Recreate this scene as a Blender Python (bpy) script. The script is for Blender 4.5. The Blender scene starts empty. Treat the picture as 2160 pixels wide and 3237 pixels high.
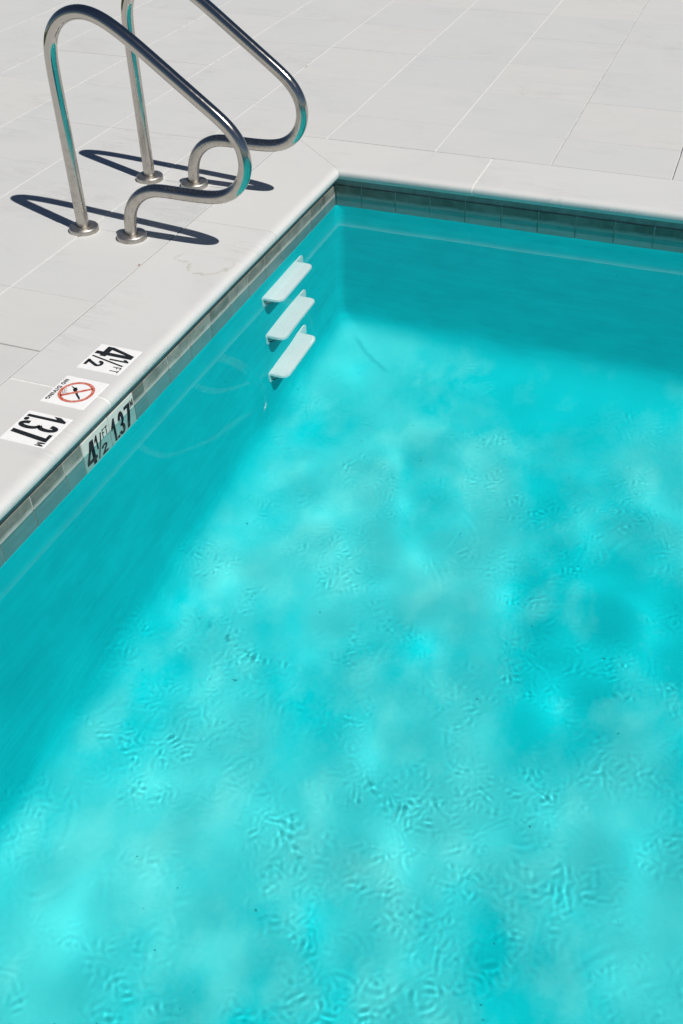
import bpy, bmesh, math, random
import numpy as np
from mathutils import Vector, Matrix

random.seed(7)
SC = bpy.context.scene
COL = SC.collection

# ------------------------------------------------------------------ camera
cam = bpy.data.cameras.new('camera')
cam.sensor_fit = 'VERTICAL'; cam.sensor_height = 36.0; cam.sensor_width = 24.0
cam.lens = 35.19; cam.clip_start = 0.05; cam.clip_end = 2000.0
camo = bpy.data.objects.new('camera', cam); COL.objects.link(camo)
_r = Vector((0.93288208, 0.35967235, -0.01915288))
_u = Vector((-0.21715578, 0.6040684, 0.76677555))
_f = Vector((-0.28735761, 0.711152, -0.64162951))
camo.matrix_world = Matrix(((_r.x, _u.x, -_f.x, 1.55856736),
                            (_r.y, _u.y, -_f.y, -3.86717969),
                            (_r.z, _u.z, -_f.z, 1.67733495), (0, 0, 0, 1)))
SC.camera = camo

# ------------------------------------------------------------------ sky and sun
SUN_TO = Vector((0.655, -0.26, 1.0)).normalized()      # towards the sun
SUN_EL = math.asin(SUN_TO.z)
SUN_AZ = math.atan2(SUN_TO.x, SUN_TO.y)                # from +Y, clockwise seen from above
world = bpy.data.worlds.new('World'); SC.world = world; world.use_nodes = True
wt = world.node_tree
bg = wt.nodes['Background']
sky = wt.nodes.new('ShaderNodeTexSky'); sky.sky_type = 'NISHITA'
sky.sun_disc = False; sky.sun_elevation = SUN_EL; sky.sun_rotation = SUN_AZ
sky.altitude = 900; sky.air_density = 0.7; sky.dust_density = 0.15; sky.ozone_density = 1.6
wt.links.new(sky.outputs[0], bg.inputs[0]); bg.inputs[1].default_value = 0.05
sun = bpy.data.lights.new('sun', 'SUN'); sun.energy = 5.0; sun.angle = math.radians(0.53)
sun.color = (1.0, 0.965, 0.915)
sun.cycles.is_caustics_light = True
suno = bpy.data.objects.new('sun', sun); COL.objects.link(suno)
suno.rotation_euler = (-SUN_TO).to_track_quat('-Z', 'Y').to_euler()
suno.location = SUN_TO * 30

SC.view_settings.view_transform = 'Standard'; SC.view_settings.look = 'None'
SC.view_settings.exposure = -0.12; SC.view_settings.gamma = 1.0
SC.view_settings.use_curve_mapping = False
SC.render.engine = 'CYCLES'
cy = SC.cycles
cy.max_bounces = 8; cy.diffuse_bounces = 3; cy.glossy_bounces = 4; cy.transmission_bounces = 6
cy.caustics_refractive = True; cy.caustics_reflective = True; cy.blur_glossy = 0.3
cy.sample_clamp_indirect = 6.0
cy.use_denoising = True
cy.use_adaptive_sampling = True; cy.adaptive_threshold = 0.02

# ------------------------------------------------------------------ constants (metres)
ZW = -0.135            # water level
ZF = -1.505            # pool floor
XW, YW = -0.083, 0.222 # tile face of the left and the back wall
XE, YE = 6.4, -3.72    # right and near wall
XO, YO = -0.415, 0.528 # outer edge of the coping
NX, NY = -0.0514, 0.1851   # nose of the coping
CR = 0.025             # half thickness of the bullnose
CA = 0.045             # how far back the upper curve reaches

# ------------------------------------------------------------------ helpers
def tag(o, label=None, cat=None, group=None, kind=None):
    if label: o['label'] = label
    if cat: o['category'] = cat
    if group: o['group'] = group
    if kind: o['kind'] = kind
    return o
def link(name, me, mat=None, parent=None):
    o = bpy.data.objects.new(name, me); COL.objects.link(o)
    if mat is not None and me is not None:
        me.materials.clear(); me.materials.append(mat)
    if parent is not None: o.parent = parent
    return o
def empty(name, loc):
    o = bpy.data.objects.new(name, None); o.empty_display_size = 0.1
    COL.objects.link(o); o.location = loc
    return o
def mesh_from(name, verts, faces, smooth=False):
    me = bpy.data.meshes.new(name); me.from_pydata([tuple(v) for v in verts], [], faces)
    me.validate(); me.update()
    if smooth: me.polygons.foreach_set('use_smooth', [True]*len(me.polygons))
    return me
def bm_mesh(name, bm, smooth=False, recalc=True):
    if recalc: bmesh.ops.recalc_face_normals(bm, faces=bm.faces)
    me = bpy.data.meshes.new(name); bm.to_mesh(me); bm.free()
    if smooth: me.polygons.foreach_set('use_smooth', [True]*len(me.polygons))
    return me
def add_prism(bm, poly, z0, z1, bev=0.0):
    """polygon (x,y), counter-clockwise, from z0 to z1, top edge chamfered by bev"""
    n = len(poly)
    def inset(d):
        out = []
        for i in range(n):
            p0, p1, p2 = Vector(poly[i-1]), Vector(poly[i]), Vector(poly[(i+1) % n])
            e1 = (p1-p0).normalized(); e2 = (p2-p1).normalized()
            n1 = Vector((-e1.y, e1.x)); n2 = Vector((-e2.y, e2.x))
            k = 1+n1.dot(n2)
            out.append(p1+(n1+n2)*(d/max(k, .2)))
        return out
    rings = [[bm.verts.new((p[0], p[1], z0)) for p in poly]]
    if bev > 0:
        rings.append([bm.verts.new((p[0], p[1], z1-bev)) for p in poly])
        rings.append([bm.verts.new((p.x, p.y, z1-bev*.25)) for p in inset(bev*.4)])
        rings.append([bm.verts.new((p.x, p.y, z1)) for p in inset(bev*1.2)])
    else:
        rings.append([bm.verts.new((p[0], p[1], z1)) for p in poly])
    for a, b in zip(rings, rings[1:]):
        for i in range(n):
            j = (i+1) % n
            bm.faces.new((a[i], a[j], b[j], b[i]))
    bm.faces.new(rings[-1]); bm.faces.new(rings[0][::-1])
def rect(x0, x1, y0, y1): return [(x0, y0), (x1, y0), (x1, y1), (x0, y1)]

# ------------------------------------------------------------------ materials
class NT:
    def __init__(self, name):
        self.m = bpy.data.materials.new(name); self.m.use_nodes = True
        self.t = self.m.node_tree; self.t.nodes.clear()
        self.out = self.t.nodes.new('ShaderNodeOutputMaterial')
    def n(self, typ, **kw):
        nd = self.t.nodes.new('ShaderNode'+typ)
        for k, v in kw.items():
            if k.startswith('i_'):
                nd.inputs[k[2:].replace('_', ' ')].default_value = v
            else: setattr(nd, k, v)
        return nd
    def l(self, a, b): self.t.links.new(a, b)
    def noise(self, vec, scale, detail=4, rough=.55, dist=0.0):
        nd = self.n('TexNoise'); nd.inputs['Scale'].default_value = scale
        nd.inputs['Detail'].default_value = detail; nd.inputs['Roughness'].default_value = rough
        nd.inputs['Distortion'].default_value = dist
        if vec is not None: self.l(vec, nd.inputs['Vector'])
        return nd.outputs['Fac']
    def ramp(self, fac, stops):
        nd = self.n('ValToRGB'); cr = nd.color_ramp
        while len(cr.elements) < len(stops): cr.elements.new(0.5)
        for e, (p, c) in zip(cr.elements, stops):
            e.position = p
            e.color = (c, c, c, 1) if not hasattr(c, '__len__') else (*c, 1)
        self.l(fac, nd.inputs[0]); return nd.outputs[0]
    def mix(self, fac, a, b, mode='MIX'):
        nd = self.n('Mix', data_type='RGBA', blend_type=mode)
        for v, i in ((fac, 0), (a, 6), (b, 7)):
            if isinstance(v, bpy.types.NodeSocket): self.l(v, nd.inputs[i])
            elif hasattr(v, '__len__'): nd.inputs[i].default_value = (*v, 1)
            else: nd.inputs[i].default_value = v if i == 0 else (v, v, v, 1)
        return nd.outputs[2]
    def math(self, op, a, b=None, c=None, clamp=False):
        nd = self.n('Math', operation=op); nd.use_clamp = clamp
        for i, v in enumerate((a, b, c)):
            if v is None: continue
            if isinstance(v, bpy.types.NodeSocket): self.l(v, nd.inputs[i])
            else: nd.inputs[i].default_value = v
        return nd.outputs[0]
    def pos(self): return self.n('NewGeometry').outputs['Position']
    def mapping(self, vec, scale=(1, 1, 1), loc=(0, 0, 0), rot=(0, 0, 0)):
        nd = self.n('Mapping'); nd.inputs['Scale'].default_value = scale
        nd.inputs['Location'].default_value = loc; nd.inputs['Rotation'].default_value = rot
        self.l(vec, nd.inputs['Vector']); return nd.outputs[0]
    def voff(self, vec, rnd, amt=37.0):
        nd = self.n('VectorMath', operation='MULTIPLY_ADD')
        cb = self.n('CombineXYZ')
        for i, k in enumerate((1.0, 1.7, 0.6)):
            self.l(self.math('MULTIPLY', rnd, k*amt), cb.inputs[i])
        nd.inputs[1].default_value = (1, 1, 1)
        self.l(vec, nd.inputs[0]); self.l(cb.outputs[0], nd.inputs[2])
        return nd.outputs[0]
    def bsdf(self, col=None, rough=.6, metal=0.0, spec=.4, bump=None, bstr=.2, bdist=.002):
        b = self.n('BsdfPrincipled')
        if isinstance(col, bpy.types.NodeSocket): self.l(col, b.inputs['Base Color'])
        elif col is not None: b.inputs['Base Color'].default_value = (*col, 1)
        if isinstance(rough, bpy.types.NodeSocket): self.l(rough, b.inputs['Roughness'])
        else: b.inputs['Roughness'].default_value = rough
        b.inputs['Metallic'].default_value = metal
        b.inputs['Specular IOR Level'].default_value = spec
        if bump is not None:
            bp = self.n('Bump'); bp.inputs['Strength'].default_value = bstr
            bp.inputs['Distance'].default_value = bdist
            self.l(bump, bp.inputs['Height']); self.l(bp.outputs[0], b.inputs['Normal'])
        self.l(b.outputs[0], self.out.inputs[0]); return b

def stone_material(name, base, warm, cool, grime=False):
    t = NT(name)
    oi = t.n('ObjectInfo').outputs['Random']
    P = t.pos(); V = t.voff(P, oi)
    tint = t.ramp(oi, [(0.0, cool), (0.4, base), (0.75, base), (1.0, warm)])
    cloud = t.noise(V, 3.2, 5, .6)
    c = t.mix(t.ramp(cloud, [(.3, 0.0), (.75, .55)]), tint, warm)
    cloud2 = t.noise(t.mapping(V, (1.2, 5.5, 1)), 2.2, 6, .62, .6)
    c = t.mix(t.ramp(cloud2, [(.42, 0.0), (.70, .65)]), c, cool)
    # thin sedimentary veins and faint scuffs
    vein = t.noise(t.mapping(V, (1.0, 8.0, 1), rot=(0, 0, .18)), 1.6, 9, .68, 1.6)
    vv = t.ramp(vein, [(.465, 0.0), (.497, .42), (.503, .42), (.535, 0.0)])
    brk = t.ramp(t.noise(V, 2.1, 3), [(.5, 0.0), (.66, 1.0)])
    c = t.mix(t.math('MULTIPLY', vv, brk), c, tuple(v*.72 for v in base))
    blot = t.noise(V, 1.7, 6, .66, .8)
    c = t.mix(t.ramp(blot, [(.52, 0.0), (.64, .10), (.70, .22)]), c, tuple(v*.74 for v in base))
    fine = t.noise(P, 420, 3, .7)
    c = t.mix(t.ramp(fine, [(.3, .10), (.62, 0.0)]), c, tuple(v*.62 for v in base))
    speck = t.noise(P, 95, 2, .5)
    c = t.mix(t.ramp(speck, [(.76, 0.0), (.82, .32)]), c, (.24, .23, .20))
    if grime:
        sx = t.n('SeparateXYZ'); t.l(P, sx.inputs[0])
        # dried water ring on the left run
        d = t.n('VectorMath', operation='DISTANCE')
        nz = t.n('TexNoise'); nz.inputs['Scale'].default_value = 9; nz.inputs['Detail'].default_value = 7
        nz.inputs['Roughness'].default_value = .62
        t.l(P, nz.inputs['Vector'])
        wv = t.n('VectorMath', operation='MULTIPLY_ADD'); wv.inputs[1].default_value = (.24, .24, 0)
        t.l(nz.outputs['Color'], wv.inputs[0]); t.l(P, wv.inputs[2])
        pm = t.mapping(wv.outputs[0], (1.05, .95, 0))
        t.l(pm, d.inputs[0]); d.inputs[1].default_value = ((-.195+.12)*1.05, (-.80+.12)*.95, 0)
        ring = t.ramp(d.outputs['Value'], [(.092, 0.0), (.106, .75), (.110, .75), (.118, 0.0)])
        # only the half towards the camera is stained
        sel = t.ramp(t.math('ADD', t.math('MULTIPLY', sx.outputs[1], -1.0), t.math('MULTIPLY', t.math('ABSOLUTE', t.math('ADD', sx.outputs[0], .22)), -.35)),
                     [(.72, 0.0), (.79, 1.0), (1.02, 1.0), (1.06, 0.0)])
        brk2 = t.ramp(t.noise(P, 26, 4), [(.36, 0.1), (.55, 1.0)])
        m = t.math('MULTIPLY', t.math('MULTIPLY', ring, sel), brk2)
        c = t.mix(m, c, (.40, .37, .29))
        # black algae specks along the nose of the back run
        gz = t.ramp(sx.outputs[2], [(0.0, 1.0), (1.0, 1.0)])
        zr = t.n('MapRange'); zr.inputs[1].default_value = -.045; zr.inputs[2].default_value = -.003
        zr.inputs[3].default_value = 1.0; zr.inputs[4].default_value = 0.0
        t.l(sx.outputs[2], zr.inputs[0])
        sp = t.ramp(t.noise(P, 240, 3, .7), [(.52, 0.0), (.60, 1.0)])
        reg = t.ramp(t.noise(t.mapping(P, (1.4, 1.4, .2), (.3, 0, 0)), 1.8, 3), [(.48, 0.05), (.64, 1.0)])
        c = t.mix(t.math('MULTIPLY', t.math('MULTIPLY', sp, reg), zr.outputs[0]), c, (.10, .105, .09))
    h = t.noise(P, 260, 4, .65)
    h2 = t.noise(V, 18, 4, .6)
    t.bsdf(c, rough=.78, spec=.25, bump=t.math('ADD', h, t.math('MULTIPLY', h2, 2.0)), bstr=.22, bdist=.0012)
    return t.m

M = {}
M['slab'] = stone_material('slab_stone', (.545, .549, .538), (.570, .560, .538), (.524, .535, .532))
M['coping'] = stone_material('coping_stone', (.578, .576, .560), (.592, .581, .558), (.562, .569, .562), grime=True)

def simple_noise(name, a, b, scale, rough=.8, spec=.2, bump=.3, bd=.002, thr=(.35, .7)):
    t = NT(name); P = t.pos()
    c = t.mix(t.ramp(t.noise(P, scale, 6, .65), [(thr[0], 0.0), (thr[1], 1.0)]), a, b)
    t.bsdf(c, rough=rough, spec=spec, bump=t.noise(P, scale*6, 4, .6), bstr=bump, bdist=bd)
    return t.m
def grout_mat():
    t = NT('grout'); P = t.pos()
    c = t.mix(t.noise(P, 30, 4), (.56, .555, .535), (.655, .65, .63))
    gap = t.ramp(t.noise(P, 5.5, 3, .6), [(.70, 0.0), (.73, .8)])
    c = t.mix(gap, c, (.11, .11, .10))
    t.bsdf(c, rough=.9, spec=.1, bump=t.noise(P, 150, 3), bstr=.5, bdist=.002)
    return t.m
M['grout'] = grout_mat()
M['coping_grout'] = simple_noise('coping_grout', (.74, .73, .70), (.62, .61, .58), 40)
M['ground'] = simple_noise('ground_dark', (.045, .075, .025), (.075, .085, .040), 1.3, bump=.6)  # unseen ground, made dark green to darken what the rails reflect
M['mortar'] = simple_noise('mortar', (.32, .325, .31), (.22, .225, .215), 30)
M['tile_grout'] = simple_noise('tile_grout', (.46, .455, .42), (.33, .33, .305), 30)

def tile_mat():
    t = NT('waterline_tile_slate'); P = t.pos(); oi = t.n('ObjectInfo').outputs['Random']
    V = t.voff(P, oi)
    base = t.ramp(oi, [(0.0, (.105, .100, .080)), (.5, (.170, .165, .138)), (1.0, (.245, .238, .205))])
    st = t.noise(t.mapping(V, (7, 7, 34), rot=(.25, .2, 0)), 1.0, 8, .7, .5)
    c = t.mix(t.ramp(st, [(.35, 0.0), (.68, .75)]), base, (.245, .243, .212))
    cl = t.noise(V, 14, 5, .6)
    c = t.mix(t.ramp(cl, [(.40, 0.0), (.68, .65)]), c, (.055, .054, .044))
    # lime crust left along the water line
    sx = t.n('SeparateXYZ'); t.l(P, sx.inputs[0])
    zz = t.math('ADD', sx.outputs[2], t.math('MULTIPLY', t.math('SUBTRACT', t.noise(t.mapping(P, (1, 1, .3)), 13, 5, .6), .5), .022))
    crust = t.ramp(t.math('MULTIPLY_ADD', zz, 10.0, 1.9), [(.45, 0.0), (.535, .70), (.60, .66), (.73, 0.0)])
    c = t.mix(crust, c, (.50, .49, .455))
    low_tint = t.ramp(t.math('MULTIPLY_ADD', zz, 10.0, 1.9), [(.40, .72), (.50, 0.0)])  # tile colour turns paler and bluer below the water line
    c = t.mix(t.math('MULTIPLY', low_tint, t.math('MULTIPLY_ADD', st, .9, .45)), c, (.25, .39, .41))
    dots = t.ramp(t.noise(P, 130, 2), [(.72, 0.0), (.76, .8)])
    c = t.mix(dots, c, (.50, .49, .45))
    t.bsdf(c, rough=.42, spec=.45, bump=t.noise(V, 60, 5, .6), bstr=.35, bdist=.0015)
    return t.m
M['tile'] = tile_mat()

def plaster_mat():
    t = NT('pool_plaster'); P = t.pos()
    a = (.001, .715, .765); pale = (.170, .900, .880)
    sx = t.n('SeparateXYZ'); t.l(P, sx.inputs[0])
    # cloudy floor mottling with bright sun patches painted into its pale tone; walls left out
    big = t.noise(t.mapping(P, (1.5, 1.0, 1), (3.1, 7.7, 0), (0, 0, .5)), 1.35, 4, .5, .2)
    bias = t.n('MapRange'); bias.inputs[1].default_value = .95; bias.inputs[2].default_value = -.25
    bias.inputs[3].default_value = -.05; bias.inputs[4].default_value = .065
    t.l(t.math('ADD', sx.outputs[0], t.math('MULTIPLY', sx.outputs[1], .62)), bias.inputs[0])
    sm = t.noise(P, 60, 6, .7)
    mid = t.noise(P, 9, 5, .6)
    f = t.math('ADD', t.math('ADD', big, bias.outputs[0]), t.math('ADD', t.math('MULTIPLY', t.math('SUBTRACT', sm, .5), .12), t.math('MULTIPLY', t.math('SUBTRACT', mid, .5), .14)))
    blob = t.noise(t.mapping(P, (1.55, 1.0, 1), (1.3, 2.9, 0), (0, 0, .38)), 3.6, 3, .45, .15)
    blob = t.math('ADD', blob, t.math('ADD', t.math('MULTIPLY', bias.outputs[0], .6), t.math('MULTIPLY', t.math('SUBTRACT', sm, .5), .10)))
    sun_mottle = t.math('ADD', t.ramp(f, [(.42, 0.0), (.56, .34), (.72, .62)]), t.ramp(blob, [(.54, 0.0), (.72, .42)]), clamp=True)
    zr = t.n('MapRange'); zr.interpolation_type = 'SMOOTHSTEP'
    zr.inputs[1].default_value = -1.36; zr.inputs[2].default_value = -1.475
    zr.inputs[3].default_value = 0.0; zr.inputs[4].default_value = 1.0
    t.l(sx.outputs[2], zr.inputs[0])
    c = t.mix(t.math('MULTIPLY', sun_mottle, zr.outputs[0]), a, pale)
    # darker streaks running along the walls
    br = t.noise(t.mapping(P, (1.2, 1.2, 16), rot=(.03, .03, 0)), 2.5, 6, .65)
    wl = t.math('SUBTRACT', 1.0, zr.outputs[0])
    c = t.mix(t.math('MULTIPLY', t.ramp(br, [(.38, 0.05), (.72, .42)]), wl), c, (.0, .52, .58))
    wp = t.noise(t.mapping(P, (1, 1, 1.4)), 5.5, 5, .62, .4)
    c = t.mix(t.math('MULTIPLY', t.ramp(wp, [(.42, 0.0), (.70, .40)]), wl), c, (.0, .50, .57))
    # darker streak out of the corner
    dv = t.n('VectorMath', operation='SUBTRACT'); t.l(P, dv.inputs[0]); dv.inputs[1].default_value = (-.017, .156, 0)
    st_ = t.n('SeparateXYZ'); t.l(t.mapping(dv.outputs[0], rot=(0, 0, math.radians(37.1))), st_.inputs[0])
    ac = t.math('ABSOLUTE', t.math('ADD', st_.outputs[1], t.math('MULTIPLY', t.math('SUBTRACT', t.noise(P, 14, 3), .5), .03)))
    al = t.ramp(t.math('MULTIPLY', st_.outputs[0], 2.0), [(.08, 0.0), (.22, 1.0), (.62, 1.0), (.72, 0.0)])
    sk = t.math('MULTIPLY', t.ramp(t.math('MULTIPLY', ac, 20.0), [(.08, .34), (.36, 0.0)]), al)
    c = t.mix(t.math('MULTIPLY', sk, zr.outputs[0]), c, (.0, .42, .47))
    # specks of dirt
    sp = t.ramp(t.noise(P, 46, 1, .4), [(.80, 0.0), (.815, .6)])
    c = t.mix(sp, c, (.01, .17, .19))
    t.bsdf(c, rough=.85, spec=.1, bump=t.noise(P, 90, 4), bstr=.15, bdist=.002)
    return t.m
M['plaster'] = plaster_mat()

def steel_mat(name='brushed_stainless_steel', extra=0.0):
    t = NT(name); P = t.pos()
    sx = t.n('SeparateXYZ'); t.l(P, sx.inputs[0])
    low = t.n('MapRange'); low.inputs[1].default_value = .62; low.inputs[2].default_value = .02
    t.l(sx.outputs[2], low.inputs[0])
    spots = t.noise(t.mapping(P, (1, 1, .6)), 70, 6, .62)
    big = t.noise(P, 11, 4, .6)
    dep = t.math('MULTIPLY', t.ramp(spots, [(.46, 0.0), (.78, 1.0)]), t.math('MULTIPLY_ADD', low.outputs[0], .75, .10))
    c = t.mix(dep, (.52, .495, .455), (.33, .30, .255))
    c = t.mix(t.math('MULTIPLY', t.ramp(big, [(.45, 0.0), (.7, .5)]), low.outputs[0]), c, (.40, .37, .32))
    r = t.math('MULTIPLY_ADD', dep, .30, t.math('MULTIPLY_ADD', low.outputs[0], .19, .085+extra))
    t.bsdf(c, rough=r, metal=1.0, bump=t.noise(P, 120, 3), bstr=.03, bdist=.0005)
    return t.m
M['steel'] = steel_mat()
M['flange_steel'] = steel_mat('dull_stainless_steel', .13)
def plain(name, col, rough=.5, spec=.4):
    t = NT(name); P = t.pos()
    c = t.mix(t.ramp(t.noise(P, 40, 5, .6), [(.35, 0.0), (.75, .5)]), col, tuple(v*.86 for v in col))
    t.bsdf(c, rough=rough, spec=spec, bump=t.noise(P, 200, 3), bstr=.08, bdist=.001)
    return t.m
def step_mat():
    t = NT('step_plastic'); P = t.pos()
    wv = t.n('TexWave'); wv.wave_type = 'BANDS'; wv.bands_direction = 'Y'
    wv.inputs['Scale'].default_value = 26; wv.inputs['Distortion'].default_value = 0.0
    t.l(P, wv.inputs['Vector'])
    c = t.mix(t.ramp(wv.outputs['Fac'], [(.2, 1.0), (.5, 0.0)]), (.965, .950, .935), (.905, .905, .890))
    c = t.mix(t.ramp(t.noise(P, 12, 4), [(.45, 0.0), (.75, .35)]), c, (.88, .91, .90))
    t.bsdf(c, rough=.45, spec=.4, bump=wv.outputs['Fac'], bstr=.3, bdist=.002)
    return t.m
M['step'] = step_mat()
M['white'] = plain('sign_white', (.82, .82, .81), .4)
M['white_tile'] = plain('tile_white', (.58, .57, .52), .3)
def ink(name, a, b, thr):
    t = NT(name); P = t.pos()
    w = t.noise(P, 110, 6, .7)
    c = t.mix(t.ramp(w, [(thr, 0.0), (thr+.14, 1.0)]), a, b)
    t.bsdf(c, rough=.8, spec=.12); return t.m
M['black'] = ink('sign_black', (.014, .017, .021), (.045, .052, .060), .54)
M['red'] = ink('sign_red', (.50, .085, .055), (.56, .26, .21), .45)

def water_mat():
    t = NT('pool_water')
    g = t.n('BsdfGlass'); g.distribution = 'MULTI_GGX' if False else 'GGX'
    g.inputs['Color'].default_value = (.985, .997, 1.0, 1); g.inputs['Roughness'].default_value = 0.0
    g.inputs['IOR'].default_value = 1.333
    t.l(g.outputs[0], t.out.inputs[0]); return t.m
M['water'] = water_mat()

# ------------------------------------------------------------------ ground sheet (with the pool's hole)
def ring_sheet(name, x0, x1, y0, y1, R, z, mat):
    v = [(-R, -R, z), (R, -R, z), (R, R, z), (-R, R, z), (x0, y0, z), (x1, y0, z), (x1, y1, z), (x0, y1, z)]
    f = [(0, 1, 5, 4), (1, 2, 6, 5), (2, 3, 7, 6), (3, 0, 4, 7)]
    return link(name, mesh_from(name, v, f), mat)
XEO, YEO = XE+.332, YE-.332      # outer coping edge on the far sides
ground = ring_sheet('ground', XO+.02, XEO-.02, YEO+.02, YO-.02, 400, -.07, M['ground']); tag(ground, kind='structure')

# ------------------------------------------------------------------ deck: grout bed and slabs
DX0, DX1, DY0, DY1 = -5.55, 7.71, -5.83, 5.68
deck = bpy.data.meshes.new('deck')
zb = -.0095
v = [(DX0, DY0, zb), (DX1, DY0, zb), (DX1, DY1, zb), (DX0, DY1, zb), (XO, YEO, zb), (XEO, YEO, zb), (XEO, YO, zb), (XO, YO, zb)]
v += [(x, y, -.066) for x, y, _ in v]
f = [(0, 1, 5, 4), (1, 2, 6, 5), (2, 3, 7, 6), (3, 0, 4, 7), (0, 8, 9, 1), (1, 9, 10, 2), (2, 10, 11, 3), (3, 11, 8, 0)]
deck = link('deck', mesh_from('deck', v, f), simple_noise('dark_bed', (.17, .17, .155), (.11, .11, .10), 30)); tag(deck, kind='structure')

colx = sorted([-.777-.5295*k for k in range(0, 10)] + [-.246, .2875, .817, 1.339] + [1.339+.53*k for k in range(1, 13)])
rowy = [.8785+.5325*k for k in range(0, 10)]
rowleft = [.347, -.1615, -.694, -1.2265, -1.577, -2.11, -2.64, -3.17, -3.70] + [-3.70-.53*k for k in range(1, 5)]
JX, JY = .0029, .0010
far_bm = bmesh.new()
slab_count = 0
def slab(poly, near):
    global slab_count
    xs = [p[0] for p in poly]; ys = [p[1] for p in poly]
    cx, cy_ = sum(xs)/len(xs), sum(ys)/len(ys)
    if near:
        bm = bmesh.new()
        add_prism(bm, [(x-cx, y-cy_) for x, y in poly], -.030, 0.0, .0017)
        o = link('paving_slab', bm_mesh('paving_slab', bm), M['slab'], deck)
        o.location = (cx, cy_, random.uniform(-.0006, .0006))
        o.rotation_euler = (random.gauss(0, .0007), random.gauss(0, .0007), random.gauss(0, .0007))
        slab_count += 1
    else:
        add_prism(far_bm, poly, -.030, 0.0, .0017)
def isnear(x, y): return -5.1 < x < 3.2 and -3.3 < y < 5.2
def hx(x): return JX
# behind the back coping
ys = [YO+.002] + rowy
for i in range(len(colx)-1):
    x0, x1 = colx[i]+JX, colx[i+1]-JX
    if colx[i] >= -.78 and True:
        for j in range(len(ys)-1):
            y0, y1 = ys[j]+JY, ys[j+1]-JY
            if abs(colx[i]+.777) < .01 and j == 0:
                slab([(x0, .347+JY), (XO-.0040, .347+JY), (XO-.0040, YO+JY*2), (x1, YO+JY*2), (x1, y1), (x0, y1)], True)
            else: slab(rect(x0, x1, y0, y1), isnear(x0, y0))
    elif colx[i] < -.78:
        for j in range(len(rowy)-1):
            slab(rect(x0, x1, rowy[j]+JY, rowy[j+1]-JY), isnear(x0, rowy[j]))
# left of the left coping
ly = [.8785] + rowleft
lx = [c for c in colx if c <= -.777+.001] + [XO]
for i in range(len(lx)-1):
    x0, x1 = lx[i]+JX, lx[i+1]-(JX if lx[i+1] != XO else .0040)
    for j in range(len(ly)-1):
        if ly[j] > .5 and lx[i+1] == XO: continue          # the L-shaped slab is there
        ya, yb = ly[j+1], ly[j]
        if lx[i] < -.79 and abs(ya+1.577) < .01: ya = -1.757
        if lx[i] < -.79 and abs(yb+1.577) < .01: yb = -1.757
        slab(rect(x0, x1, ya+(JY if abs(ya+1.577) > .01 else .003), yb-(JY if abs(yb+1.577) > .01 else .003)), isnear(x0, ya))
# right of and in front of the pool (out of view)
for i in range(len(colx)-1):
    for j in range(len(ly)-1):
        xa, xb, ya, yb = colx[i], colx[i+1], ly[j+1], ly[j]
        if xa > XEO+.02 and yb < .9: slab(rect(xa+JX, xb-JX, ya+JY, yb-JY), False)
        elif xa > -.43 and yb < YEO-.01: slab(rect(xa+JX, xb-JX, ya+JY, yb-JY), False)
fo = link('paving_slabs_beyond', bm_mesh('paving_slabs_beyond', far_bm), M['slab'], deck); fo.name = 'outer_paving'
tag(fo, kind='stuff')

def grout_line(horizontal, c, a, b, w, z0, amp, seed):
    rng = random.Random(seed); n = max(2, int((b-a)/.022)); vs = []; fs = []
    ph = [rng.uniform(0, 6.3) for _ in range(6)]; fr = [rng.uniform(2, 40) for _ in range(6)]
    for k in range(n+1):
        s_ = a+(b-a)*k/n
        d = sum(math.sin(p+q*s_) for p, q in zip(ph, fr))/6
        z = min(-.0008, z0+amp*(d+.25*rng.gauss(0, 1)))
        if rng.random() < .012: z = -.0065
        for e in (-w, w):
            vs.append((s_, c+e, z) if horizontal else (c+e, s_, z))
    for k in range(n):
        i = 2*k
        fs.append((i, i+2, i+3, i+1) if horizontal else (i, i+1, i+3, i+2))
    link('grout_line', mesh_from('grout_line', vs, fs, True), M['grout'], deck)
for i, c in enumerate(colx):
    if -5.4 < c < 3.4:
        y_lo = YO+.001 if c > -.7 else -3.5
        grout_line(False, c, y_lo, 5.3, JX+.0012, (-.0085 if c > 1.2 else -.0068) if c > .5 else -.0026, .0011, 100+i)
for i, c in enumerate(rowy[:9]): grout_line(True, c, -5.3, 3.4, JY+.0012, -.0034, .0022, 300+i)
for i, c in enumerate(rowleft[:8]+[-1.757]):
    if abs(c+1.577) > .01: grout_line(True, c, -5.3, -.4165 if abs(c+1.757) > .01 else -.777, JY+.0012, -.0034, .0022, 400+i)
    else: grout_line(True, c, -.775, -.4165, .004, -.006, .0008, 400+i)

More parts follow.
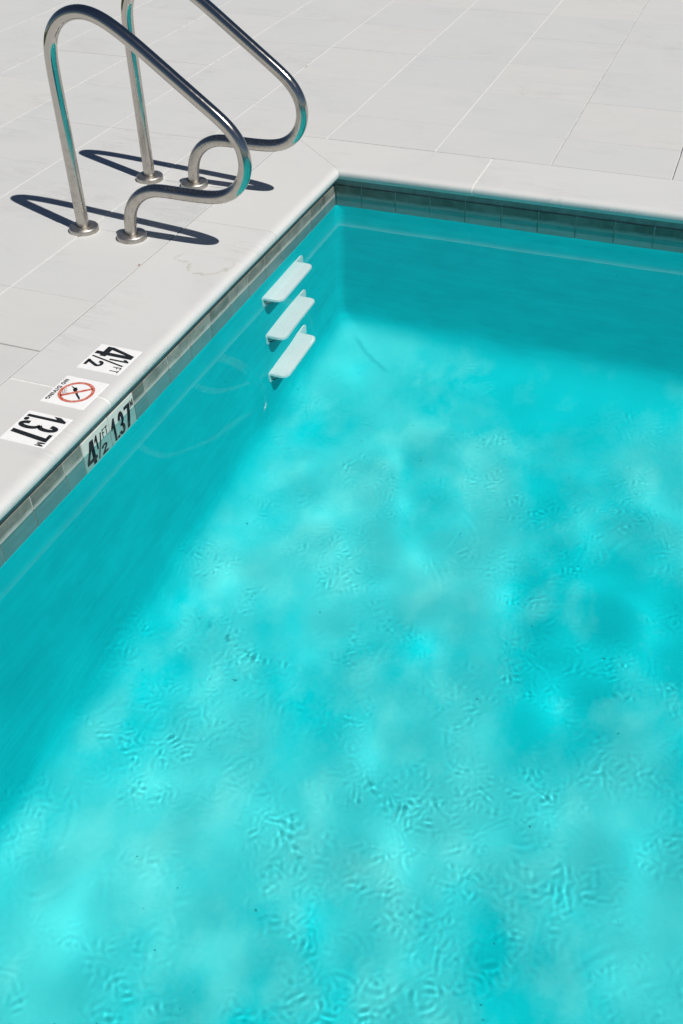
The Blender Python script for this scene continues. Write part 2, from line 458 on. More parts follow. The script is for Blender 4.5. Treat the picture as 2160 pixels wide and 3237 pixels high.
# ------------------------------------------------------------------ coping
def coping_profile(w, off=0.0):
    """points (t, z) from the outer edge t=0 to the nose t=w, shrunk by off"""
    c = w-CA
    pts = [(off, -.048+off), (off, -.0025-off), (.0010+off, -.0007-off), (.0030+off, -off), (.0045+off, -off), (.02, -off), (c-.012, -off), (c-.002, -off)]
    for k in range(0, 19):
        a = math.pi/2-math.pi/2*k/18
        pts.append((c+(CA-off)*max(math.cos(a), 0)**(2/2.8), -CR+(CR-off)*max(math.sin(a), 0)**(2/2.8)))
    for k in range(1, 8):
        a = -math.pi/2*k/7
        pts.append((w-.026+(.026-off)*math.cos(a), -CR+(CR-off)*math.sin(a)))
    return pts
def coping_run(axis_pts, ya, yb):
    """loops along the run; ya(t), yb(t) = end positions along the run for each profile t"""
    bm = bmesh.new(); rings = []
    n = len(axis_pts)
    N = 10
    for k in range(N+1):
        ring = []
        for (t, z) in axis_pts:
            a, b = ya(t), yb(t); s = k/N
            ring.append(bm.verts.new((t, a+(b-a)*s, z)))
        rings.append(ring)
    for a, b in zip(rings, rings[1:]):
        for i in range(n):
            j = (i+1) % n
            bm.faces.new((a[i], a[j], b[j], b[i]))
    bm.faces.new(rings[0][::-1]); bm.faces.new(rings[-1])
    return bm
coping_root = None
WL, WB = NX-XO, YO-NY
def place_run(bm, kind):
    """local (t, s, z) to the world for the four sides"""
    for v_ in bm.verts:
        t, s, z = v_.co
        if kind == 'left': v_.co = (XO+t, s, z)
        elif kind == 'back': v_.co = (s, YO-t, z)
        elif kind == 'right': v_.co = (XEO-t, s, z)
        else: v_.co = (s, YEO+t, z)
    return bm
def smooth_by_angle(me, ang=.6):
    me.polygons.foreach_set('use_smooth', [True]*len(me.polygons))
    bm = bmesh.new(); bm.from_mesh(me)
    for e in bm.edges:
        if len(e.link_faces) == 2 and e.calc_face_angle(0) > ang: e.smooth = False
    bm.to_mesh(me); bm.free()
G = .0022      # half joint
mit = lambda W_: (lambda t: t*WB/WL)
# core of mortar that shows as grout in the joints
core = bmesh.new()
def join_into(dst, src):
    tmp = bpy.data.meshes.new('t'); src.to_mesh(tmp); src.free(); dst.from_mesh(tmp); bpy.data.meshes.remove(tmp)
WR = .332
kk = .0013
join_into(core, place_run(coping_run(coping_profile(WL, kk), lambda t: YEO+t*.9, lambda t: YO-t*WB/WL), 'left'))
core_me = bm_mesh('coping', core)
smooth_by_angle(core_me)
coping_root = link('coping', core_me, M['coping_grout']); tag(coping_root, kind='structure')
cb = place_run(coping_run(coping_profile(WB, kk), lambda t: XO+t*WL/WB, lambda t: XEO-t*WR/WB), 'back')
me = bm_mesh('joint_bed', cb); smooth_by_angle(me); link('joint_bed', me, M['coping_grout'], coping_root)
def stone(W_, kind, a, b):
    bm = place_run(coping_run(coping_profile(W_), a, b), kind)
    me = bm_mesh('coping_stone', bm); smooth_by_angle(me)
    o = link('coping_stone', me, M['coping'], coping_root)
    c = sum((v.co for v in me.vertices), Vector())/len(me.vertices)
    me.transform(Matrix.Translation(-c)); o.location = c
    o.location.z += random.uniform(-.0003, .0003)
    return o
g1 = .0011
cut_l = [-.495, -1.748, -3.0]
stone(WL, 'left', lambda t: -.495+g1, lambda t: YO-g1*1.5-t*WB/WL)
stone(WL, 'left', lambda t: -1.748+.0045, lambda t: -.495-g1)
stone(WL, 'left', lambda t: -3.0+G, lambda t: -1.748-.0045)
stone(WL, 'left', lambda t: YEO+t*.912+G, lambda t: -3.0-G)
stone(WB, 'back', lambda t: XO+g1*1.5+t*WL/WB, lambda t: .558-.004)
bx = [.558, 1.811, 3.064, 4.317, 5.57]
for a, b in zip(bx, bx[1:]): stone(WB, 'back', (lambda t, a=a: a+(.004 if a < .6 else G)), (lambda t, b=b: b-G))
stone(WB, 'back', lambda t: 5.57+G, lambda t: XEO-t*WR/WB-G)
ry = [YEO, -2.7, -1.45, -.2, YO]
for i, (a, b) in enumerate(zip(ry, ry[1:])):
    stone(WR, 'right', (lambda t, a=a, i=i: a+G+(t if i == 0 else 0)), (lambda t, b=b, i=i: b-G-(t*WB/WR if i == 3 else 0)))
nx = [XO, .9, 2.15, 3.4, 4.65, XEO]
for i, (a, b) in enumerate(zip(nx, nx[1:])):
    stone(WR, 'near', (lambda t, a=a, i=i: a+G+(t*WL/WR if i == 0 else 0)), (lambda t, b=b, i=i: b-G-(t if i == 4 else 0)))

# ------------------------------------------------------------------ pool shell
def rrect(x0, x1, y0, y1, r, n=8):
    pts = []
    for cx, cy_, a0 in ((x1-r, y1-r, 0), (x0+r, y1-r, 90), (x0+r, y0+r, 180), (x1-r, y0+r, 270)):
        for k in range(n+1):
            a = math.radians(a0+90*k/n); pts.append((cx+r*math.cos(a), cy_+r*math.sin(a)))
    return pts
shell_v = []; shell_f = []; rings = []
ZT = -.2465                       # lower edge of the tiles
RC = .20                          # cove radius
prof = [(-.030, ZT+.0005), (0.0, ZT), (0.0, ZT-.012), (0.0006, ZT-.03), (.0, -.5), (.001, -.8), (0.0, -1.05), (0.0, ZF+RC)]
for k in range(1, 11):
    a = math.pi/2*k/10
    prof.append((RC-RC*math.cos(a), ZF+RC-RC*math.sin(a)))
prof += [(.36, ZF), (.6, ZF-.002)]
for d, z in prof:
    dd = max(d, 0)
    r = .045+.9*dd if z < ZT-.02 else .012+max(d, 0)
    if z == ZT-.012: r = .02
    if d < 0: r = .002
    ring = []
    for x, y in rrect(XW+.0015+d, XE-.0015-d, YE+.0015+d, YW-.0015-d, r): 
        ring.append(len(shell_v)); shell_v.append((x, y, z))
    rings.append(ring)
n = len(rings[0])
for a, b in zip(rings, rings[1:]):
    for i in range(n):
        j = (i+1) % n
        shell_f.append((a[i], a[j], b[j], b[i]))
shell_f.append(tuple(rings[-1]))
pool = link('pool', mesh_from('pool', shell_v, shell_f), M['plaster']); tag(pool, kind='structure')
bm = bmesh.new(); bm.from_mesh(pool.data); bmesh.ops.recalc_face_normals(bm, faces=bm.faces)
# the shell is open on top: make it face inwards
if sum(f_.normal.z*f_.calc_area() for f_ in bm.faces) < 0: bmesh.ops.reverse_faces(bm, faces=bm.faces)
bm.to_mesh(pool.data); bm.free(); smooth_by_angle(pool.data, .9)

# bed behind the tiles (grout) and the mortar course under the coping
def band(name, x0, x1, y0, y1, z0, z1, mat):
    v = [(x0, y0, z0), (x1, y0, z0), (x1, y1, z0), (x0, y1, z0), (x0, y0, z1), (x1, y0, z1), (x1, y1, z1), (x0, y1, z1)]
    f = [(0, 4, 5, 1), (1, 5, 6, 2), (2, 6, 7, 3), (3, 7, 4, 0)]
    f = [q[::-1] for q in f]
    return link(name, mesh_from(name, v, f), mat, pool)
band('tile_bed', XW-.0022, XE+.0022, YE-.0022, YW+.0022, ZT-.004, -.085, M['tile_grout'])
band('mortar_course', XW-.005, XE+.005, YE-.005, YW+.005, -.090, -.046, M['mortar'])
ZTT = -.0855                      # top of the tiles
def tile_geo(w, mat, kind, a, name='waterline_tile', parent=None):
    bm = bmesh.new(); g = .0023
    add_prism(bm, rect(-w/2+g, w/2-g, ZT+.0012, ZTT), -.008, 0.0, .0014)
    # local x = along wall, local y = up, local z = out of the wall
    me = bm_mesh(name, bm)
    o = link(name, me, mat, parent)
    dz = random.uniform(-.0004, .0006)
    if kind == 'left':
        o.matrix_world = Matrix(((0, 0, 1, XW+dz), (1, 0, 0, a+w/2), (0, 1, 0, 0), (0, 0, 0, 1)))
    elif kind == 'back':
        o.matrix_world = Matrix(((1, 0, 0, a+w/2), (0, 0, -1, YW-dz), (0, 1, 0, 0), (0, 0, 0, 1)))
    elif kind == 'right':
        o.matrix_world = Matrix(((0, 0, -1, XE), (-1, 0, 0, a+w/2), (0, 1, 0, 0), (0, 0, 0, 1)))
    else:
        o.matrix_world = Matrix(((-1, 0, 0, a+w/2), (0, 0, 1, YE), (0, 1, 0, 0), (0, 0, 0, 1)))
    return o
SIGN_L = [(-1.886, -1.734), (-1.734, -1.582)]
lj = [YW, .091, -.068, -.2275, -.388, -.549, -.709, -.870, -1.030, -1.189, -1.349, -1.508, -1.582, -1.734, -1.886, -1.983, -2.148]
while lj[-1] > YE+.2: lj.append(lj[-1]-.160)
lj.append(YE)
for b, a in zip(lj, lj[1:]):
    if (a, b) in SIGN_L: continue
    tile_geo(b-a, M['tile'], 'left', a, parent=pool)
bj = [XW, .040]
while bj[-1] < XE-.2: bj.append(bj[-1]+.1607)
bj.append(XE)
for a, b in zip(bj, bj[1:]):
    tile_geo(b-a, M['tile'], 'back', a, parent=pool)
far_tiles = bmesh.new()
for kind, lo, hi in (('right', YE, YW), ('near', XW, XE)):
    x = lo
    while x < hi-.01:
        w = min(.1607, hi-x)
        o = tile_geo(w, M['tile'], kind, x, parent=None)
        o.data.transform(o.matrix_world); far_tiles.from_mesh(o.data)
        bpy.data.objects.remove(o); x += w
ft = link('outer_tiles', bm_mesh('outer_tiles', far_tiles), M['tile'], pool); tag(ft, kind='stuff')

# ------------------------------------------------------------------ lettering
def arc(cx, cy_, rx, ry, a0, a1, n=14):
    return [(cx+rx*math.cos(math.radians(a0+(a1-a0)*k/n)), cy_+ry*math.sin(math.radians(a0+(a1-a0)*k/n))) for k in range(n+1)]
def stroke(pts, w, w1=None):
    """polyline to a closed outline of width w (tapering to w1)"""
    L, R = [], []
    P = [Vector(p) for p in pts]
    for i, p in enumerate(P):
        d = (P[min(i+1, len(P)-1)]-P[max(i-1, 0)]).normalized(); nn = Vector((-d.y, d.x))
        ww = w if w1 is None else w+(w1-w)*i/(len(P)-1)
        L.append(p+nn*ww/2); R.append(p-nn*ww/2)
    return [tuple(q) for q in L], [tuple(q) for q in R]
class Ink:
    """flat lettering: quads and polygons in sign units (0..1), raised a little"""
    def __init__(self): self.bm = bmesh.new()
    def poly(self, pts):
        vs = [self.bm.verts.new((x, y, 0)) for x, y in pts]
        f = self.bm.faces.new(vs)
        bmesh.ops.triangulate(self.bm, faces=[f])
    def line(self, pts, w, w1=None):
        L, R = stroke(pts, w, w1)
        a = [self.bm.verts.new((x, y, 0)) for x, y in L]; b = [self.bm.verts.new((x, y, 0)) for x, y in R]
        for i in range(len(a)-1): self.bm.faces.new((b[i], b[i+1], a[i+1], a[i]))
    def mesh(self, name, side):
        for f_ in self.bm.faces:
            f_.normal_update()
            if f_.normal.z < 0: f_.normal_flip()
        bmesh.ops.scale(self.bm, vec=(side, side, 1), verts=self.bm.verts)
        me = bpy.data.meshes.new(name); self.bm.to_mesh(me); self.bm.free(); return me
def box_at(x, y, w, h):
    return lambda q: (x+q[0]*w, y+q[1]*h)
def g_4(I, x, y, w, h):
    B = box_at(x, y, w, h); p = lambda L: [B(q) for q in L]
    I.poly(p([(.50, 1), (.86, 1), (.86, .34), (.56, .34), (.56, .78)]))
    I.poly(p([(.50, 1), (.56, .78), (.27, .34), (.0, .34)]))
    I.poly(p([(.0, .34), (1, .34), (1, .17), (.0, .17)])); I.poly(p([(.56, .17), (.86, .17), (.86, 0), (.56, 0)]))
def g_1(I, x, y, w, h, flag=True):
    B = box_at(x, y, w, h); p = lambda L: [B(q) for q in L]
    I.poly(p([(.48, 0), (1, 0), (1, 1), (.62, 1), (.48, .86)]))
    I.poly(p([(.62, 1), (0, .80), (0, .62), (.48, .74), (.48, .86)]))
def g_2(I, x, y, w, h, t):
    c = x+w/2
    I.line([(x+t*.5, y+h*.66)]+arc(c, y+h*.74, w/2-t/2, h*.26-t/2, 175, -20)+[(x+t*.75, y+t*.6)], t)
    I.poly([(x+.02*w, y), (x+w, y), (x+w, y+t), (x+.02*w, y+t)])
def g_3(I, x, y, w, h, t):
    c = x+w*.46
    I.line(arc(c, y+h*.745, w*.46-t/2, h*.255-t/2, 170, -88, 18)+[(c-.08*w, y+h*.51)], t)
    I.line([(c-.08*w, y+h*.53)]+arc(c, y+h*.275, w*.50-t/2, h*.275-t/2, 88, -170, 18), t)
def g_7(I, x, y, w, h, t):
    I.poly([(x, y+h), (x+w, y+h), (x+w, y+h-t*.75), (x, y+h-t*.75)])
    I.poly([(x+w, y+h-t*.70), (x+w-t*1.05, y+h-t*.70), (x+w*.12, y), (x+w*.12+t*1.0, y)])
def g_dot(I, x, y, r): I.poly(arc(x, y, r, r, 0, 342, 18))
def g_F(I, x, y, w, h, t):
    I.line([(x+t/2, y), (x+t/2, y+h)], t); I.line([(x+t, y+h-t/2), (x+w, y+h-t/2)], t); I.line([(x+t, y+h*.52), (x+w*.85, y+h*.52)], t)
def g_T(I, x, y, w, h, t):
    I.line([(x, y+h-t/2), (x+w, y+h-t/2)], t); I.line([(x+w/2, y), (x+w/2, y+h-t)], t)
def g_M(I, x, y, w, h, t):
    I.line([(x+t/2, y), (x+t/2, y+h)], t); I.line([(x+w-t/2, y), (x+w-t/2, y+h)], t)
    I.line([(x+t*.8, y+h-t*.3), (x+w/2, y+h*.12)], t*.9); I.line([(x+w-t*.8, y+h-t*.3), (x+w/2, y+h*.12)], t*.9)
def letters_4half():
    I = Ink()
    g_4(I, .055, .055, .385, .895)
    I.line([(.482, .07), (.675, .92)], .046)
    g_1(I, .425, .50, .105, .46)
    g_2(I, .62, .06, .225, .42, .075)
    g_F(I, .735, .735, .085, .205, .027); g_T(I, .845, .735, .095, .205, .027)
    return I
def letters_137():
    I = Ink()
    g_1(I, .035, .065, .155, .875)
    g_dot(I, .262, .118, .055)
    g_3(I, .312, .055, .250, .885, .096)
    g_7(I, .590, .065, .240, .875, .110)
    g_M(I, .852, .775, .115, .175, .027)
    return I
def stroke_letter(I, ch, x, y, w, h, t):
    if ch == 'N':
        I.line([(x+t/2, y), (x+t/2, y+h)], t); I.line([(x+w-t/2, y), (x+w-t/2, y+h)], t); I.line([(x+t*.6, y+h-t*.2), (x+w-t*.6, y+t*.2)], t)
    elif ch == 'O': I.line(arc(x+w/2, y+h/2, w/2-t/2, h/2-t/2, 0, 360, 20), t)
    elif ch == 'D':
        I.line([(x+t/2, y), (x+t/2, y+h)], t); I.line([(x+t, y+h-t/2)]+arc(x+w*.42, y+h/2, w*.58-t/2, h/2-t/2, 90, -90)+[(x+t, y+t/2)], t)
    elif ch == 'I': I.line([(x+w/2, y), (x+w/2, y+h)], t)
    elif ch == 'V': I.line([(x+t*.4, y+h), (x+w/2, y+t*.3)], t); I.line([(x+w-t*.4, y+h), (x+w/2, y+t*.3)], t)
    elif ch == 'G':
        I.line(arc(x+w/2, y+h/2, w/2-t/2, h/2-t/2, 50, 330, 18), t); I.line([(x+w*.55, y+h*.45), (x+w-t*.2, y+h*.45)], t); I.line([(x+w-t/2, y+h*.45), (x+w-t/2, y+h*.12)], t)

SIDE = .152
def plate(name, side, mat, parent, th=.006):
    bm = bmesh.new(); add_prism(bm, rect(0, side, 0, side), -th, 0.0, .0009)
    return link(name, bm_mesh(name, bm), mat, parent)
def deck_sign(x, y, ink_, label, name):
    """x,y = far left corner; reads towards -Y with the letter tops towards +X"""
    r = empty(name, (x, y, 0))
    r.matrix_world = Matrix(((0, 1, 0, x), (-1, 0, 0, y), (0, 0, 1, .0013), (0, 0, 0, 1)))
    plate('plate', SIDE, M['white'], r)
    if ink_ is not None:
        o = link('lettering', ink_.mesh('lettering', SIDE), M['black'], r); o.location.z = .00035
    tag(r, label, 'sign'); return r
deck_sign(-.2467, -1.4708, letters_4half(), 'white depth tile reading 4½ FT set in the top of the coping stone', 'depth_marker')
deck_sign(-.2463, -1.8814, letters_137(), 'white depth tile reading 1.37 M set in the top of the coping stone', 'depth_marker')
nd = deck_sign(-.2464, -1.6750, None, 'white NO DIVING tile with a red barred circle round a diver, on the coping', 'no_diving_sign')
I = Ink(); x = .135
for ch in 'NO DIVING':
    w = .095 if ch in 'NODG' else (.085 if ch == 'V' else .03)
    if ch == ' ': x += .045; continue
    stroke_letter(I, ch, x, .045, w, .100, .0255); x += w+.015
o = link('lettering', I.mesh('lettering', SIDE), M['black'], nd); o.location.z = .00035
CX, CY, RR = .497, .535, .375
I = Ink()
# diver, head first, arms ahead, and the water lines
def disc(u, v): return (u, v)
I.poly([(.322, .315), (.345, .325), (.398, .405), (.428, .408), (.470, .440), (.470, .475), (.430, .505), (.402, .520), (.385, .485), (.372, .440)])
I.poly([(.470, .440), (.540, .535), (.585, .575), (.640, .640), (.715, .725), (.695, .745), (.622, .690), (.560, .610), (.515, .585), (.430, .505)])
I.poly(arc(.378, .442, .034, .034, 0, 340, 14))
for k in range(3):
    pts = [(.385+.055*k+.18*s/18+.0, .285+.030*k+.10*(1-s/18)*0 + .016*math.sin(s*1.05)-.018*s/18) for s in range(19)]
    pts = [(u+.06, v-.02+.012*k) for u, v in pts]
    I.line(pts, .011)
o = link('diver', I.mesh('diver', SIDE), M['black'], nd); o.location.z = .00035
I = Ink(); I.line(arc(CX, CY, RR-.036, RR-.036, 0, 360, 56), .072)
ang = math.radians(130)
I.line([(CX+(RR-.05)*math.cos(ang), CY+(RR-.05)*math.sin(ang)), (CX-(RR-.05)*math.cos(ang), CY-(RR-.05)*math.sin(ang))], .068)
o = link('barred_circle', I.mesh('barred_circle', SIDE), M['red'], nd); o.location.z = .00060
def wall_sign(a, b, ink_, label):
    r = empty('wall_depth_marker', (0, 0, 0)); s = b-a
    r.matrix_world = Matrix(((0, 0, 1, XW), (1, 0, 0, a), (0, 1, 0, 0), (0, 0, 0, 1)))
    bm = bmesh.new(); g = .0015
    add_prism(bm, rect(g, s-g, ZT+.0012, ZTT), -.008, 0.0006, .0012)
    link('plate', bm_mesh('plate', bm), M['white_tile'], r)
    o = link('lettering', ink_.mesh('lettering', s*.97), M['black'], r); o.location = (s*.015, ZT+.004, .0012)
    tag(r, label, 'sign'); return r
wall_sign(-1.886, -1.734, letters_4half(), 'depth tile reading 4½ FT in the waterline row of the pool wall')
wall_sign(-1.734, -1.582, letters_137(), 'depth tile reading 1.37 M in the waterline row of the pool wall')

# ------------------------------------------------------------------ handrails
raw = [(-.785, -.01), (-.785, .17), (-.785, .33), (-.785, .47), (-.785, .58), (-.783, .655), (-.773, .708), (-.750, .752), (-.712, .788),
       (-.662, .808), (-.610, .8115), (-.553, .796), (-.500, .768), (-.430, .7225), (-.329, .648), (-.229, .5745), (-.140, .509), (-.098, .474),
       (-.064, .430), (-.046, .380), (-.048, .326), (-.070, .277), (-.108, .240), (-.155, .219), (-.214, .211), (-.300, .2095), (-.400, .211),
       (-.446, .206), (-.492, .187), (-.530, .154), (-.554, .112), (-.564, .064), (-.566, .02), (-.566, -.01)]
def catmull(P, n=6):
    out = []
    for i in range(len(P)-1):
        p0 = Vector(P[max(i-1, 0)]); p1 = Vector(P[i]); p2 = Vector(P[i+1]); p3 = Vector(P[min(i+2, len(P)-1)])
        for k in range(n):
            t = k/n
            out.append(.5*((2*p1)+(p2-p0)*t+(2*p0-5*p1+4*p2-p3)*t*t+(3*p1-p0-3*p2+p3)*t**3))
    out.append(Vector(P[-1])); return out
path = catmull(raw)
for _ in range(14):        # even the bends out
    q = [path[0]]+[path[i]*.5+(path[i-1]+path[i+1])*.25 for i in range(1, len(path)-1)]+[path[-1]]
    path = q
def tube_mesh(path, r=.0241, seg=28):
    bm = bmesh.new(); rings = []
    for i, p in enumerate(path):
        d = (path[min(i+1, len(path)-1)]-path[max(i-1, 0)]).normalized(); nn = Vector((-d.y, d.x))
        ring = []
        for k in range(seg):
            a = 2*math.pi*k/seg; o = nn*(r*math.cos(a))
            ring.append(bm.verts.new((p.x+o.x, r*math.sin(a), p.y+o.y)))
        rings.append(ring)
    for a, b in zip(rings, rings[1:]):
        for k in range(seg):
            j = (k+1) % seg; bm.faces.new((a[k], a[j], b[j], b[k]))
    return bm_mesh('tube', bm, smooth=True)
def lathe(prof, seg=48):
    bm = bmesh.new(); rings = []
    for r, z in prof:
        rings.append([bm.verts.new((r*math.cos(2*math.pi*k/seg), r*math.sin(2*math.pi*k/seg), z)) for k in range(seg)])
    for a, b in zip(rings, rings[1:]):
        for k in range(seg):
            j = (k+1) % seg; bm.faces.new((a[k], a[j], b[j], b[k]))
    me = bm_mesh('flange', bm); smooth_by_angle(me, .75); return me
tube_me = tube_mesh(path)
flange_me = lathe([(.0585, .0), (.0585, .0145), (.0575, .0175), (.0550, .0200), (.0515, .0215), (.0300, .0225), (.0275, .0222), (.0262, .0205), (.0248, .0195), (.0240, .012)])
def handrail(x, y, label, sticker):
    r = empty('handrail', (x, y, 0))
    link('rail', tube_me, M['steel'], r)
    for bx_ in (-.785, -.566):
        o = link('flange', flange_me, M['flange_steel'], r); o.location = (bx_, random.uniform(-.001, .001), 0)
        o.rotation_euler.z = random.uniform(0, 3)
    if sticker:
        bm = bmesh.new(); R_ = .02445
        a = [-1.0, -.8, -.6, -.4]
        vs0 = [bm.verts.new((-.564+R_*math.cos(q), R_*math.sin(q), .074)) for q in a]
        vs1 = [bm.verts.new((-.566+R_*math.cos(q), R_*math.sin(q), .044)) for q in a]
        for i in range(3): bm.faces.new((vs1[i], vs1[i+1], vs0[i+1], vs0[i]))
        link('sticker', bm_mesh('sticker', bm), M['white'], r)
    tag(r, label, 'handrail', 'stainless handrails at the pool ladder'); return r
handrail(0, -.725, 'bent stainless steel handrail nearer the viewer, its whole top arch in view', True)
handrail(-.0115, -.1755, 'bent stainless steel handrail nearer the pool corner, its top cut by the frame', False)

# ------------------------------------------------------------------ wall steps under water
def rounded(poly, radii, n=6):
    out = []; m = len(poly)
    for i in range(m):
        p0, p1, p2 = Vector(poly[i-1]), Vector(poly[i]), Vector(poly[(i+1) % m]); r = radii[i]
        if r <= 0: out.append(tuple(p1)); continue
        d1 = (p0-p1).normalized(); d2 = (p2-p1).normalized()
        a = p1+d1*r; b = p1+d2*r
        for k in range(n+1):
            t = k/n; q = a*(1-t)**2+p1*2*t*(1-t)+b*t*t; out.append(tuple(q))
    return out
def step(z, y0, label):
    r = empty('pool_step', (XW, y0, z)); r.location = (XW+.001, y0, z)
    D = .088; L0, L1 = -.168, .168
    bm = bmesh.new()
    add_prism(bm, rounded([(-.004, L0), (D, L0), (D, L1), (-.004, L1)], [.0, .042, .030, .0]), -.020, 0.0, .006)
    me = bm_mesh('tread', bm); smooth_by_angle(me, .7); link('tread', me, M['step'], r)
    # back plate on the wall, reaching beyond the tread
    bm = bmesh.new()
    add_prism(bm, rounded([(L0+.002, -.092), (L1+.060, -.12), (L1+.078, -.10), (L1+.076, -.004), (L0-.004, -.004)], [.02, .02, .02, .036, .008]), -.006, .006, .002)
    me = bm_mesh('back_plate', bm); smooth_by_angle(me, .7)
    o = link('back_plate', me, M['step'], r)
    o.matrix_world = Matrix.Translation(r.location) @ Matrix(((0, 0, 1, 0), (1, 0, 0, 0), (0, 1, 0, 0), (0, 0, 0, 1)))
    o.matrix_parent_inverse = Matrix(); o.matrix_basis = Matrix(((0, 0, 1, 0), (1, 0, 0, 0), (0, 1, 0, 0), (0, 0, 0, 1)))
    for e, yy in ((0, L0+.022), (1, L1-.030)):
        bm = bmesh.new()
        add_prism(bm, rounded([(.004, -.016), (.004, -.075), (.016, -.075), (D-.026, -.026), (D-.026, -.016)], [0, .01, .012, .006, 0]), -.004, .004, .0015)
        me = bm_mesh('gusset', bm); smooth_by_angle(me, .7); o = link('gusset', me, M['step'], r)
        o.matrix_basis = Matrix(((1, 0, 0, 0), (0, 0, -1, yy), (0, 1, 0, 0), (0, 0, 0, 1)))
    tag(r, label, 'pool step', 'wall steps of the pool ladder'); return r
step(-.352, -.436, 'topmost of the three white plastic steps on the underwater wall')
step(-.700, -.424, 'middle of the three white plastic steps on the underwater wall')
step(-1.030, -.432, 'lowest of the three white plastic steps on the underwater wall')

# ------------------------------------------------------------------ small litter
bm = bmesh.new()
vs = [bm.verts.new(p) for p in ((-.006, 0, .001), (-.001, -.0035, .0035), (.006, 0, .0015), (.0, .0035, .003))]
bm.faces.new(vs)
me = bm_mesh('dry_leaf', bm)
o = link('dry_leaf', me, plain('dry_leaf_brown', (.30, .13, .05), .7)); o.location = (-.419, -.926, .0012)
o.rotation_euler.z = 1.2
sm = o.modifiers.new('thick', 'SOLIDIFY'); sm.thickness = .0008
tag(o, 'tiny brown leaf scrap lying on the joint beside the coping', 'leaf')

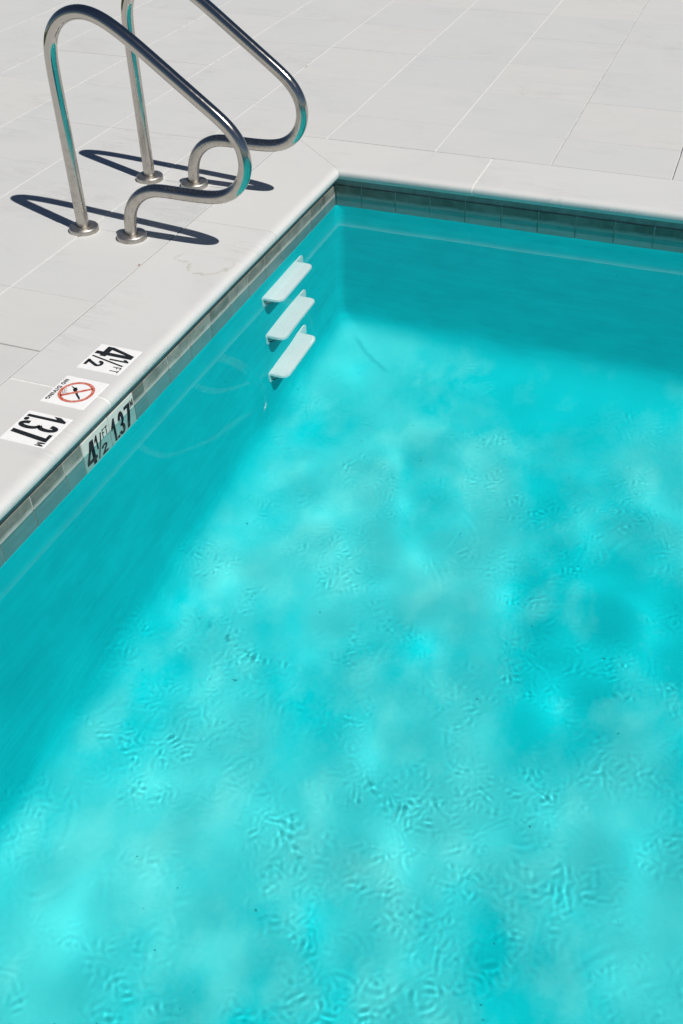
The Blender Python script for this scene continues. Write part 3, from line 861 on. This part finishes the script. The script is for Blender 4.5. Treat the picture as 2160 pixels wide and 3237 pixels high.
# ------------------------------------------------------------------ water
def band_noise(rng, nx, ny, dx, dy, lam0, lam1, ang=None, aniso=0.0):
    """band-limited random heights with unit deviation"""
    fx = np.fft.fftfreq(nx, dx)[:, None]; fy = np.fft.rfftfreq(ny, dy)[None, :]
    f = np.sqrt(fx*fx+fy*fy)+1e-9
    lo, hi = 1/lam1, 1/lam0
    amp = np.exp(-((np.log(f)-math.log(math.sqrt(lo*hi)))**2)/(2*(0.5*math.log(hi/lo))**2))
    if ang is not None:
        th = np.arctan2(fy, fx)-ang; amp = amp*np.exp(-aniso*np.sin(th)**2)
    ph = rng.normal(size=amp.shape)+1j*rng.normal(size=amp.shape)
    h = np.fft.irfft2(ph*amp, s=(nx, ny)); return h/h.std()
def water_sheet():
    rng = np.random.default_rng(11)
    dxy = .0052
    x0, x1, y0, y1 = XW-.010, 3.25, -3.73, YW+.010
    nx_, ny_ = int((x1-x0)/dxy)+1, int((y1-y0)/dxy)+1
    X = np.linspace(x0, x1, nx_); Y = np.linspace(y0, y1, ny_)
    d0, d1 = X[1]-X[0], Y[1]-Y[0]
    XX, YY = np.meshgrid(X, Y, indexing='ij')
    calm = 1/(1+np.exp(-((XX-XW)-.30)/.07))                 # quiet along the left wall
    calm2 = 1/(1+np.exp(-((YW-YY)-.75)/.15))
    h = .00052*band_noise(rng, nx_, ny_, d0, d1, .34, .70)+.00003*band_noise(rng, nx_, ny_, d0, d1, .14, .26)
    h *= .25+.75*calm*calm2
    # gentle domes that gather the sun into soft bright patches on the floor
    domes = [(.11, -.11), (.49, -.59), (.11, -1.44), (.77, -1.08), (.90, -1.48), (1.0, -.46), (1.12, -1.16), (.28, -2.33), (.86, -1.99), (1.64, -1.1),
             (.26, -2.78), (1.22, -2.6), (1.39, -1.54), (.62, -.85), (.30, -1.05), (1.35, -.75), (.55, -1.9), (1.75, -2.0), (1.05, -2.25), (1.6, -.5)]
    for fx_, fy_ in domes:
        sg = rng.uniform(.055, .095); kk_ = rng.uniform(.20, .38); th = rng.uniform(.1, .7); st_ = rng.uniform(1.1, 2.0)
        c_, s_ = math.cos(th), math.sin(th); ux, uy = XX-fx_-.614, YY-fy_+.244
        u_, v_ = (ux*c_+uy*s_), (uy*c_-ux*s_)/st_
        h += kk_*sg*sg*np.exp(-(u_*u_+v_*v_)/(2*sg*sg))
    # stirred patches: short ring-shaped wavelets round the places where the water boils up
    spots = [(1.28, -0.31), (1.39, -0.22), (2.0, -0.28), (1.88, -0.32), (1.38, -0.57), (1.74, -0.9), (2.11, -0.94), (1.91, -1.15), 
             (0.58, -1.96), (0.87, -2.06), (1.0, -2.05), (0.69, -2.45), (0.85, -2.37), (0.77, -2.49), (1.51, -2.59), (1.63, -2.61), 
             (1.69, -2.56), (1.92, -2.49), (2.06, -2.47), (2.05, -2.15), (2.13, -2.14), (1.65, -2.36), (1.98, -2.29), (1.86, -2.86), 
             (1.82, -2.93), (1.53, -3.02), (1.58, -2.9), (1.95, -2.76), (2.14, -2.61), (1.51, -0.8), (1.58, -0.35), (2.15, -0.39), 
             (1.47, -2.39), (2.1, -1.61), (1.99, -1.72), (0.88, -0.17), (1.83, -1.39), (2.4, -1.4), (2.5, -2.1), (0.35, -2.9), 
             (1.2, -3.2), (2.3, -3.0), (0.5, -3.2), (2.6, -2.7)]
    def packet(cx, cy_, Rr, lam, A, th, span):
        ext = Rr+lam*2.2
        i0, i1 = np.searchsorted(X, [cx-ext, cx+ext]); j0, j1 = np.searchsorted(Y, [cy_-ext, cy_+ext])
        if i1-i0 < 3 or j1-j0 < 3: return
        ux = XX[i0:i1, j0:j1]-cx; uy = YY[i0:i1, j0:j1]-cy_
        rr = np.sqrt(ux*ux+uy*uy); an = np.arctan2(uy, ux)-th; an = (an+math.pi) % (2*math.pi)-math.pi
        g = A*np.exp(-((rr-Rr)/(lam*.5))**2)*np.cos(2*math.pi*(rr-Rr)/lam)*np.exp(-(an/span)**2)
        h[i0:i1, j0:j1] += g*calm[i0:i1, j0:j1]
    patch = np.zeros_like(h)
    for cx, cy_ in spots:
        nearer = min(1.0, max(0.0, (-.2-cy_)/2.2))
        for q in range(3):
            ox, oy = rng.normal(0, .085), rng.normal(0, .055); sx_, sy_ = rng.uniform(.035, .095), rng.uniform(.022, .06)
            th = rng.uniform(-.6, .6); c_, s_ = math.cos(th), math.sin(th)
            ux, uy = XX-cx-ox, YY-cy_-oy
            patch += (.45+.55*nearer)*rng.uniform(.3, 1.0)*np.exp(-((ux*c_+uy*s_)/sx_)**2-((uy*c_-ux*s_)/sy_)**2)
        for k in range(4):
            lam = rng.uniform(.020, .036)
            packet(cx+rng.normal(0, .09), cy_+rng.normal(0, .07), rng.uniform(.01, .09), lam, rng.choice([-1, 1])*rng.uniform(.2, 1.0)*(.4+.6*nearer)*.000018*lam/.03,
                   rng.uniform(-math.pi, math.pi), rng.uniform(.2, .8))
    patch = np.minimum(patch, 1.3)
    loose = np.clip(band_noise(rng, nx_, ny_, d0, d1, .3, .8)*.5+.35, 0, 1.2)
    rip = np.zeros_like(h)
    for q in range(6):                                       # short strokes in changing directions
        mk = np.clip(band_noise(rng, nx_, ny_, d0, d1, .07, .16)-.15, 0, 2.2)
        rip += mk*band_noise(rng, nx_, ny_, d0, d1, .020, .042, math.pi*q/6+rng.uniform(-.2, .2), 5.0)
    rip /= rip.std()
    h += .0000120*rip*np.minimum(patch, .95)*calm
    h += .0000052*rip*loose*calm*calm2
    for k in range(420):                                     # loose ripples everywhere else
        cx, cy_ = rng.uniform(.1, 3.0), rng.uniform(-3.6, -.5)
        lam = rng.uniform(.02, .045)
        packet(cx, cy_, rng.uniform(.03, .30), lam, rng.choice([-1, 1])*rng.uniform(.1, .8)*.000011*lam/.03, rng.uniform(-math.pi, math.pi), rng.uniform(.1, .35))
    # fade to flat at the outer edges of the detailed sheet
    edge = np.clip((x1-XX)/.5, 0, 1)*np.clip((XX-XW)/.05, 0, 1)*np.clip((YW-YY)/.05, 0, 1)
    h *= edge
    V = np.stack([XX, YY, ZW+h], -1).reshape(-1, 3)
    idx = np.arange(nx_*ny_).reshape(nx_, ny_)
    Fq = np.stack([idx[:-1, :-1], idx[1:, :-1], idx[1:, 1:], idx[:-1, 1:]], -1).reshape(-1, 4)
    # coarser cells on to the right end of the pool
    last = idx[-1]
    for xs_ in np.linspace(x1, XE+.010, 26)[1:]:
        nb = len(V); V = np.concatenate([V, np.stack([np.full(ny_, xs_), Y, np.full(ny_, ZW)], -1)])
        e = np.arange(nb, nb+ny_)
        Fq = np.concatenate([Fq, np.stack([last[:-1], e[:-1], e[1:], last[1:]], -1)]); last = e
    me = bpy.data.meshes.new('water')
    me.vertices.add(len(V)); me.vertices.foreach_set('co', V.astype(np.float32).ravel())
    me.loops.add(Fq.size); me.loops.foreach_set('vertex_index', Fq.astype(np.int32).ravel())
    me.polygons.add(len(Fq)); me.polygons.foreach_set('loop_start', np.arange(0, Fq.size, 4, dtype=np.int32))
    me.polygons.foreach_set('use_smooth', np.ones(len(Fq), dtype=bool))
    me.update(calc_edges=True); return me
water = link('water', water_sheet(), M['water']); tag(water, kind='structure')
water.cycles.is_caustics_caster = True
for o in SC.objects:
    if o.type == 'MESH' and (o is pool or o.parent is pool or (o.parent and o.parent.name.startswith(('pool_step', 'wall_depth')))): o.cycles.is_caustics_receiver = True
print('slabs', slab_count, 'objects', len(SC.objects))
